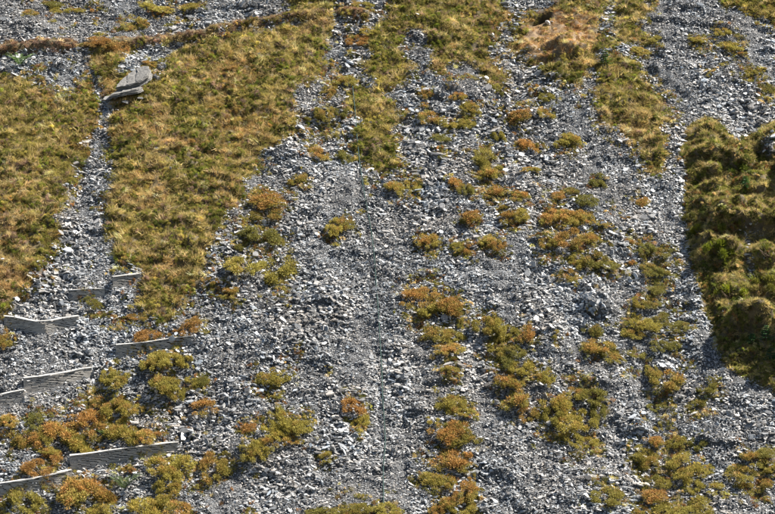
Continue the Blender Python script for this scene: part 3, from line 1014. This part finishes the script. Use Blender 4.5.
D = 31.0                             # candidate tufts per square metre
NPT = int(D * (U1 - U0 - 2) * (V1 - V0 - 2))
veg_scatter('moor_grass', sel_field(['left']), NPT, 301, 'olive moor grass and heath closing over the slope left of the stone gully', 'grass')
veg_scatter('moor_grass', sel_field(['main']), NPT, 302, 'broad tawny meadow of grass and heath below the path, around the boulder slabs', 'grass')
veg_scatter('moor_grass', sel_field(['top_a', 'top_b', 'strip']), NPT, 303, 'tongues of heath and grass running down from the path end into the scree', 'grass')
veg_scatter('moor_grass', sel_field(['bank', 'strip_b', 'corner']), NPT, 304, 'olive heath below the brown bank and along the upper corner of the slope', 'grass')
veg_scatter('spur_grass', lambda u, v, px, py: VEGs(u, v) * (spur_s(u, v) > -0.1) * 0.97, int(NPT * 1.6), 305, 'rough grass and heath over the humped, shaded spur', 'grass', 'spur', 0.78)
veg_scatter('bank_grass', lambda u, v, px, py: (bank_s(u, v) > 0) * 0.95 * smooth(fbm(u / 0.9, v / 0.9, 411, 2), -0.8, -0.1) * (HOLEs(u, v) < 0.1), NPT, 306, 'dry tan and reddish grass on the brown bank under the dark hollow', 'grass', 'bank', 0.66)
veg_scatter('path_grass', lambda u, v, px, py: (path_s(u, v) < 0.66) * 0.95, NPT, 307, 'brown withered grass along the narrow path crossing the top', 'grass', 'path', 0.8)
veg_scatter('thin_grass', lambda u, v, px, py: THINs(u, v) * (1 - VEGs(u, v)), NPT, 308, 'thin scattered tufts of grass and heath sprouting between the slates', 'grass', 'thin', 0.62)

# ------------------------------------------------------------------ heather clumps, each a plant of its own
heather = [heather_mesh('foliage', 500 + k, 20 + 3 * (k % 6), 3200) for k in range(9)]
small_heather = [heather_mesh('small_foliage', 530 + k, 5, 900, (0.08, 0.15)) for k in range(4)]
stems = [stems_mesh('stem', 560 + k) for k in range(3)]
for m_ in heather + small_heather:
    m_.materials.append(M_FOL_O)
for m_ in stems:
    m_.materials.append(M_STEM)
TONE = {'o': (0.10, 0.15, 0.85), 'r': (0.54, 0.45, 1.0), 'd': (0.88, 0.45, 0.98), 'y': (0.22, 0.70, 0.95), 'b': (0.55, 0.30, 0.85)}
TNAME = {'o': 'olive green', 'r': 'rust-tipped', 'd': 'deep rusty orange', 'y': 'golden green', 'b': 'dry brown'}
cu, cvv = solve([c[0] for c in CLUMPS], [c[1] + c[3] * 0.30 for c in CLUMPS])
for k, (x, y, w, h, t) in enumerate(CLUMPS):
    u, v = float(cu[k]), float(cvv[k])
    loc = world(u, v, Hs(u, v)) + N * 0.07
    sx = w / PXM * 1.14
    sz = h / PXM * 1.15 * rnd.uniform(0.95, 1.15)
    rust, yel, lum = TONE[t]
    colr = (max(0, rust + rnd.uniform(-.14, .14)), min(1, max(0, yel + rnd.uniform(-.2, .2))), lum * rnd.uniform(.95, 1.25), 1)
    sn = 'small' if w < 13 else ('large' if w >= 22 else 'medium')
    near = sum(1 for c in CLUMPS if 0 < math.hypot(c[0] - x, c[1] - y) < (w + c[2]) * 0.5 + 3)
    shp = 'low ' if w > h * 1.28 else ('tall ' if h > w * 1.15 else '')
    com = 'lone ' if near == 0 else ''
    tail = '' if near == 0 else (' beside another' if near == 1 else (' in a small patch' if near < 4 else ' in a big patch'))
    lab = f'{com}{sn} {shp}{TNAME[t]} heather clump{tail} {zone(x, y)}'
    # cushions hug the slope: the plant's own axis leans half way from upright to the slope's normal
    ax = Vector((normal_at(np.array([u]), np.array([v]))[0] * 0.6 + np.array([0, 0, 0.55])).tolist()).normalized()
    rot = ax.to_track_quat('Z', 'Y').to_matrix().to_3x3() @ Matrix.Rotation(rnd.uniform(-0.5, 0.5) + math.pi * rnd.randrange(2), 3, 'Z')
    if w < 13:
        o = put('heather_clump', small_heather[k % 4], None, loc=loc, label=lab, cat='heather', group=lab + 's')
        o.color = colr
    else:
        o = put('heather_clump', None, None, loc=loc, label=lab, cat='heather', group=lab + 's')
        f = put('foliage', heather[rnd.randrange(9)], None, parent=o)
        f.color = colr
        put('stem', stems[k % 3], None, parent=o)
    o.rotation_euler = rot.to_euler()
    o.scale = (sx * rnd.uniform(0.9, 1.1), max(sx * 0.8, h / PXM * 1.5) * rnd.uniform(0.9, 1.12), sz * rnd.uniform(0.65, 0.95) * (0.8 if x > 600 else 1.0))


# ------------------------------------------------------------------ green bushes and seedling conifers on the spur, ferns
def bush_tree(x, y, w, h, c, label, name='green_bush', grp=None):
    u, v = solve([x], [y + h * 0.35])
    u, v = float(u[0]), float(v[0])
    o = put(name, None, None, loc=world(u, v, Hs(u, v)), label=label, cat='bush', group=grp)
    f = put('foliage', green_foliage[rnd.randrange(3)], None, parent=o)
    f.color = (*c, 1)
    put('stem', stems[rnd.randrange(3)], None, parent=o)
    o.rotation_euler = (0.3, 0, rnd.uniform(0, 6.28))
    o.scale = (w / PXM * 1.35, w / PXM * 1.35, h / PXM * 1.9)
    return o


def green_material():
    m, nt, out = new_mat('green_leaf')
    oi = node(nt, 'ShaderNodeObjectInfo')
    at = node(nt, 'ShaderNodeAttribute', attribute_name='leaf')
    sep = node(nt, 'ShaderNodeSeparateColor')
    nt.links.new(at.outputs['Color'], sep.inputs[0])
    v_ = ramp(nt, sep.outputs[1], [(0, (0.55, 0.6, 0.55)), (1, (1.4, 1.3, 1.2))])
    c = mixc(nt, 1.0, oi.outputs['Color'], v_, 'MULTIPLY')
    d = node(nt, 'ShaderNodeBsdfPrincipled'); d.inputs['Roughness'].default_value = 0.55
    t = node(nt, 'ShaderNodeBsdfTranslucent')
    nt.links.new(c, d.inputs['Base Color']); nt.links.new(c, t.inputs[0])
    mx = node(nt, 'ShaderNodeMixShader'); mx.inputs[0].default_value = 0.4
    nt.links.new(d.outputs[0], mx.inputs[1]); nt.links.new(t.outputs[0], mx.inputs[2])
    nt.links.new(mx.outputs[0], out.inputs[0])
    return m


M_GREEN = green_material()
green_foliage = [heather_mesh('bush_foliage', 600 + k, 8, 2200, (0.06, 0.12)) for k in range(3)]
for m_ in green_foliage:
    m_.materials.append(M_GREEN)
bush_tree(701, 229, 16, 13, (0.26, 0.26, 0.02), 'bright yellow-green bush on the upper hump of the spur')
bush_tree(718, 247, 20, 18, (0.17, 0.20, 0.02), 'mid green bush in the dip right of the yellow-green bush')
bush_tree(730, 292, 22, 18, (0.27, 0.30, 0.02), 'brightest green bush low on the spur, above the deep shade')
bush_tree(768, 250, 18, 14, (0.17, 0.18, 0.03), 'olive bush on the spur right of the trickle of stones')
bush_tree(742, 168, 18, 10, (0.15, 0.19, 0.03), 'low green bush on the spur below the small scree patch')
bush_tree(692, 216, 12, 10, (0.12, 0.12, 0.03), 'dull olive bush at the gully edge of the spur')
bush_tree(716, 226, 12, 14, (0.15, 0.17, 0.02), 'small dark green bush beside the bright yellow-green bush')
bush_tree(768, 280, 20, 14, (0.18, 0.18, 0.03), 'broad olive bush on the spur near the frame of the far right slope')


def conifer(x, y, hpx, c, label):
    u, v = solve([x], [y])
    u, v = float(u[0]), float(v[0])
    hm = hpx / PXM
    o = put('conifer_seedling', None, None, loc=world(u, v, Hs(u, v)) - np.array([0, 0, 0.05]), label=label, cat='conifer')
    g = np.random.default_rng(int(x * 7 + y))
    tr = []
    fs, lc = [], []
    for q_, (z_, w_) in enumerate(((0, 0.04), (hm * 0.5, 0.028), (hm, 0.008))):
        for s_ in range(5):
            tr.append((w_ * math.cos(s_ * 1.2566), w_ * math.sin(s_ * 1.2566), z_))
    for q_ in (0, 5):
        for s_ in range(5):
            fs += [q_ + s_, q_ + (s_ + 1) % 5, q_ + 5 + (s_ + 1) % 5, q_ + 5 + s_]; lc.append(4)
    put('trunk', mesh_np('trunk', tr, fs, lc), M_STEM, parent=o)
    pos, dr = [], []
    for wz in np.linspace(0.12, 0.95, 8):
        rl = (1 - wz) * hm * 0.48 + 0.05
        for b_ in range(6):
            a_ = g.uniform(0, 6.28)
            for s_ in np.linspace(0.1, 1, 16):
                p_ = np.array([math.cos(a_) * rl * s_, math.sin(a_) * rl * s_, wz * hm + rl * 0.25 * s_])
                for sd_ in (-1, 1):
                    pos.append(p_)
                    dr.append([math.cos(a_ + sd_ * 0.8), math.sin(a_ + sd_ * 0.8), 0.25 + g.normal(0, .2)])
    pos = np.array(pos); dr = unit(np.array(dr)); n_ = len(pos)
    me_ = leaf_mesh('needles', pos, dr, g.uniform(0.08, 0.15, n_), g.uniform(0.012, 0.02, n_), g.random((n_, 2)), 0, 3)
    f = put('needles', me_, M_GREEN, parent=o)
    f.color = (*c, 1)


conifer(606, 66, 18, (0.07, 0.16, 0.02), 'bright green conifer seedling on the heath below the brown bank')
conifer(745, 190, 14, (0.05, 0.15, 0.035), 'small emerald conifer seedling in the shade of the spur')
conifer(766, 342, 16, (0.05, 0.14, 0.05), 'taller blue-green conifer seedling over the deep shade of the spur')
conifer(771, 362, 14, (0.04, 0.11, 0.04), 'lower conifer seedling in the deepest shade of the spur')
conifer(752, 345, 11, (0.05, 0.12, 0.04), 'smallest conifer seedling left of the taller blue-green one')


def fern(x, y, wpx, c, label, n=14):
    u, v = solve([x], [y + 4])
    u, v = float(u[0]), float(v[0])
    o = put('fern', None, None, loc=world(u, v, Hs(u, v) + 0.12), label=label, cat='fern')
    R_ = wpx / PXM * 0.7
    for k in range(n):
        g = np.random.default_rng(900 + k)
        a_ = k * 2.4 + g.uniform(-.3, .3)
        s_ = np.linspace(0.06, 1, 26)
        L_ = R_ * g.uniform(0.7, 1.1)
        pr = np.stack([np.cos(a_) * L_ * s_, np.sin(a_) * L_ * s_, L_ * (1.5 * s_ - 0.85 * s_ ** 2)], 1)
        pos = np.repeat(pr, 2, 0)
        ang = a_ + np.tile([1.2, -1.2], 26)
        dr = unit(np.stack([np.cos(ang), np.sin(ang), 0.05 + 0.15 * g.standard_normal(52)], 1))
        ln = np.repeat(np.sin(np.clip(s_ * 1.05 + 0.1, 0, 1) * math.pi) * 0.16 * L_ + 0.03, 2)
        f = put('frond', leaf_mesh('frond', pos, dr, ln, np.full(52, 0.022), g.random((52, 2)), 0.1, k), M_GREEN, parent=o)
        f.color = (*c, 1)


fern(124, 487, 30, (0.10, 0.14, 0.055), 'dark green fern below the longest slate wall')
fern(20, 63, 28, (0.13, 0.21, 0.07), 'fresh green fern just under the path beside bare slates')
fern(104, 434, 12, (0.08, 0.13, 0.03), 'small green fern between rust heather clumps above the longest wall', 9)


# ------------------------------------------------------------------ low slate walls
def box(vs_, fs, lc, c, ex, ey, ez, hx, hy, hz, jit=0.0):
    o_ = len(vs_)
    for sx in (-1, 1):
        for sy in (-1, 1):
            for sz in (-1, 1):
                p_ = c + ex * (hx * sx + rnd.uniform(-jit, jit)) + ey * (hy * sy + rnd.uniform(-jit, jit)) + ez * (hz * sz)
                vs_.append(tuple(p_))
    for f in ((0, 1, 3, 2), (4, 6, 7, 5), (0, 4, 5, 1), (2, 3, 7, 6), (0, 2, 6, 4), (1, 5, 7, 3)):
        fs += [o_ + i for i in f]; lc.append(4)


Z = np.array([0, 0, 1.0])
for (buv, hm, lab, bd) in wall_geo:
    # dense centre line along the ground
    seg = np.linalg.norm(np.diff(buv, axis=0), axis=1)
    cum = np.concatenate([[0], np.cumsum(seg)])
    Lw = cum[-1]

    def at_s(s):
        uu = np.interp(s, cum, buv[:, 0]); vv = np.interp(s, cum, buv[:, 1])
        return world(uu, vv, np.interp(s, cum, bd)), np.interp(s, cum, hm)
    ss = np.linspace(0, Lw, 12)
    base = np.array([at_s(s)[0] for s in ss])
    bz = np.convolve(np.pad(base[:, 2], 2, mode='edge'), np.ones(5) / 5, 'valid')
    root = put('slate_wall', None, None, loc=base[0], label=lab, cat='stone wall', group=None, kind='thing')
    b0 = base[0]

    def cl(s):
        p = np.array([np.interp(s, ss, base[:, i]) for i in range(2)] + [np.interp(s, ss, bz)])
        q_ = np.array([np.interp(s + 0.05, ss, base[:, i]) for i in range(3)]) - np.array([np.interp(s - 0.05, ss, base[:, i]) for i in range(3)])
        q_[2] = 0
        q_ /= np.linalg.norm(q_) + 1e-9
        return p, q_, np.interp(s, cum, hm)
    vs_, fs, lc = [], [], []
    course = 0.062
    kmax = int(max(hm) / course) + 6
    for k in range(-4, kmax):
        s = rnd.uniform(-0.2, 0)
        while s < Lw:
            ln = rnd.uniform(0.22, 0.62)
            s0, s1 = max(s, 0), min(s + ln, Lw)
            s += ln
            if s1 - s0 < 0.06:
                continue
            p, ex, hh = cl((s0 + s1) / 2)
            z = k * course + rnd.uniform(-0.006, 0.006)
            if z + course > hh - 0.03:
                continue
            ey = np.cross(Z, ex)
            c = p + Z * (z + course / 2) + ey * (0.15 + rnd.uniform(-0.009, 0.009)) - b0
            box(vs_, fs, lc, c, ex, ey, Z, (s1 - s0) / 2 - 0.004, 0.15, course / 2 - rnd.uniform(0.001, 0.004), 0.004)
    put('stonework', mesh_np('stonework', vs_, fs, lc), M_WALL, parent=root, kind='stuff')
    s = 0.0
    while s < Lw - 0.1:
        ln = min(rnd.uniform(0.55, 1.0), Lw - s)
        vs_, fs, lc = [], [], []
        p, ex, hh = cl(s + ln / 2)
        p0, _, h0 = cl(s + 0.02); p1, _, h1 = cl(s + ln - 0.02)
        exs = (p1 + Z * h1) - (p0 + Z * h0)
        exs /= np.linalg.norm(exs)
        ey = np.cross(Z, ex)
        ez = np.cross(exs, ey)
        c = (p0 + p1) / 2 + Z * ((h0 + h1) / 2 - 0.005 + rnd.uniform(-0.006, 0.006)) + ey * (0.145 + rnd.uniform(-0.02, 0.02)) - b0
        box(vs_, fs, lc, c, exs, ey, ez, ln / 2 - 0.006, 0.19 + rnd.uniform(-0.02, 0.02), 0.026, 0.012)
        put('coping_stone', mesh_np('coping_stone', vs_, fs, lc), M_COPING, parent=root)
        s += ln


# ------------------------------------------------------------------ the two big boulder slabs
def big_slab(name, outline, thick, seed, label, origin, rot):
    """layered angular slab: outline in metres, stacked in a few uneven sheets"""
    r = random.Random(seed)
    # chip the outline: extra corners along every side
    pts = []
    for i in range(len(outline)):
        (x0, y0), (x1, y1) = outline[i], outline[(i + 1) % len(outline)]
        for t in (0.0, 0.36, 0.7):
            e = 0.0 if t == 0 else 0.055
            pts.append((x0 + (x1 - x0) * t + r.uniform(-e, e), y0 + (y1 - y0) * t + r.uniform(-e, e)))
    n = len(pts)
    vs_, fs, lc = [], [], []

    def sheet(z0, z1, k, ox, oy, cut=None):
        b_ = len(vs_)
        ring = [(x_ * k + ox + r.uniform(-.03, .03), y_ * k + oy + r.uniform(-.03, .03)) for x_, y_ in pts]
        if cut is not None:              # a sheet broken off along a ragged line
            ring = [(max(x_, cut + 0.3 * y_ + r.uniform(-.07, .07)), y_) for x_, y_ in ring]
        wob = lambda x_, y_: 0.03 * math.sin(x_ * 2.1 + seed) + 0.025 * math.cos(y_ * 3 + seed)
        for z_, kk in ((z0, 1.0), (z1, 0.985)):
            for x_, y_ in ring:
                vs_.append((x_ * kk, y_ * kk, z_ + wob(x_, y_)))
        for i in range(n):
            j = (i + 1) % n
            fs.extend([b_ + i, b_ + j, b_ + n + j, b_ + n + i]); lc.append(4)
        for m_, s_, zz in ((b_ + n, 1, z1), (b_, -1, z0)):
            c_ = len(vs_)
            mx_ = sum(p[0] for p in ring) / n; my_ = sum(p[1] for p in ring) / n
            vs_.append((mx_, my_, zz + wob(mx_, my_)))
            for i in range(n):
                a_, d_ = m_ + i, m_ + (i + 1) % n
                fs.extend([a_, d_, c_] if s_ > 0 else [d_, a_, c_]); lc.append(3)
    z = -thick
    nl = 5
    for l in range(nl):
        h = thick / nl
        sheet(z, z + h - 0.012, 0.93 + r.uniform(-0.05, 0.06), r.uniform(-.04, .04), r.uniform(-.05, .05))
        z += h
    sheet(z - 0.02, z + 0.035, 0.94, 0, 0.02, cut=-0.35)
    sheet(z + 0.036, z + 0.075, 0.88, 0.03, 0.05, cut=0.35)
    o = put(name, mesh_np(name, vs_, fs, lc), M_BOULDER, loc=origin, label=label, cat='boulder', kind='thing')
    o.rotation_euler = rot
    o.scale = (0.93, 0.93, 1.1)
    return o


bu_, bv_ = solve([132], [90])
b_loc = world(float(bu_[0]), float(bv_[0]), Hs(float(bu_[0]), float(bv_[0])))
big_slab('boulder_slab', [(-1.5, -0.72), (-0.5, -0.95), (0.55, -0.9), (1.15, -0.6), (1.45, 0.1), (1.4, 0.72), (0.7, 0.95), (-0.15, 0.6), (-0.8, 0.15), (-1.3, -0.4)],
         0.3, 5, 'upper of two big grey slate slabs jutting from the meadow', b_loc + np.array([0.05, -0.1, 0.86]), (0.52, -0.30, 0.16))
big_slab('boulder_slab', [(-1.5, -0.6), (-0.5, -0.8), (0.6, -0.75), (1.1, -0.4), (0.9, 0.45), (0.0, 0.6), (-1.0, -0.05)],
         0.2, 9, 'lower thinner slate slab under the big one, dark gap beneath', b_loc + np.array([-0.22, -0.6, 0.06]), (0.34, -0.20, 0.14))

for k, (x_, y_, w_, lab_) in enumerate(((108, 101, 0.75, 'angular slate fragment at the downhill tip of the big slabs'), (126, 105, 0.6, 'dark slate fragment in the grass under the slabs'),
                                (157, 80, 0.8, 'broken slate fragment resting against the right end of the big slabs'), (160, 70, 0.55, 'small slate fragment uphill of the big slabs'), (140, 101, 0.45, 'smallest slate fragment lying below the lower slab'))):
    fu, fv = solve([x_], [y_])
    o = put('slate_fragment', slate_mesh('slate_fragment', 300 + k, 2), M_SLATE_O, loc=world(float(fu[0]), float(fv[0]), Hs(float(fu[0]), float(fv[0])) + 0.16), label=lab_, cat='stone', kind='thing')
    o.rotation_euler = (0.5 + rnd.uniform(-.3, .3), rnd.uniform(-.3, .3), rnd.uniform(0, 3))
    o.scale = (w_ * 1.2, w_ * 0.8, w_ * 0.32)
    g_ = rnd.uniform(0.14, 0.26)
    o.color = (g_ * 1.03, g_, g_ * 0.95, 1)

# pale stone at the lip of the hollow
su, sv_ = solve([548], [24])
o = put('lip_stone', slate_mesh('lip_stone', 81, 2), M_SLATE_O, loc=world(float(su[0]), float(sv_[0]), Hs(float(su[0]), float(sv_[0])) + 0.12),
        label='pale angular stone at the lip of the dark hollow in the brown bank', cat='stone')
o.rotation_euler = (0.9, 0.5, 0.6)
o.scale = (0.5, 0.3, 0.16)
o.color = (0.5, 0.48, 0.45, 1)

# ------------------------------------------------------------------ the hose down the scree
hp = [(352, 84), (355, 112), (357, 140), (360, 168), (364, 195), (370, 225), (374, 255), (376, 285), (378.5, 315), (380, 345), (382, 375), (382.5, 400), (384, 420), (385.5, 445), (383, 470), (383.5, 500), (383, 530)]
t_ = np.linspace(0, len(hp) - 1, 150)
hx = np.interp(t_, range(len(hp)), [p[0] for p in hp]); hy = np.interp(t_, range(len(hp)), [p[1] for p in hp])
a_u, a_v = solve(hx, hy)
a_v = np.sort(a_v)[::-1]
Ph = world(a_u, a_v, Hs(a_u, a_v) + 0.18 + 0.06 * np.sin(np.arange(150) * 0.9) * rng.random(150))
Ph = np.stack([np.convolve(np.pad(Ph[:, i], 3, mode='edge'), np.ones(7) / 7, 'valid') for i in range(3)], 1)
vs_, fs, lc = [], [], []
RAD = 0.034
for i, p in enumerate(Ph):
    for s_ in range(6):
        a_ = s_ * math.pi / 3
        vs_.append(tuple(p + U * RAD * math.cos(a_) + N * RAD * math.sin(a_)))
for i in range(149):
    for s_ in range(6):
        s2 = (s_ + 1) % 6
        fs += [i * 6 + s_, i * 6 + s2, (i + 1) * 6 + s2, (i + 1) * 6 + s_]; lc.append(4)
me = mesh_np('hose', vs_, fs, lc)
me.polygons.foreach_set('use_smooth', np.ones(len(lc), bool))
put('hose', me, M_HOSE, label='thin dark green hose running straight down the open scree', cat='hose')
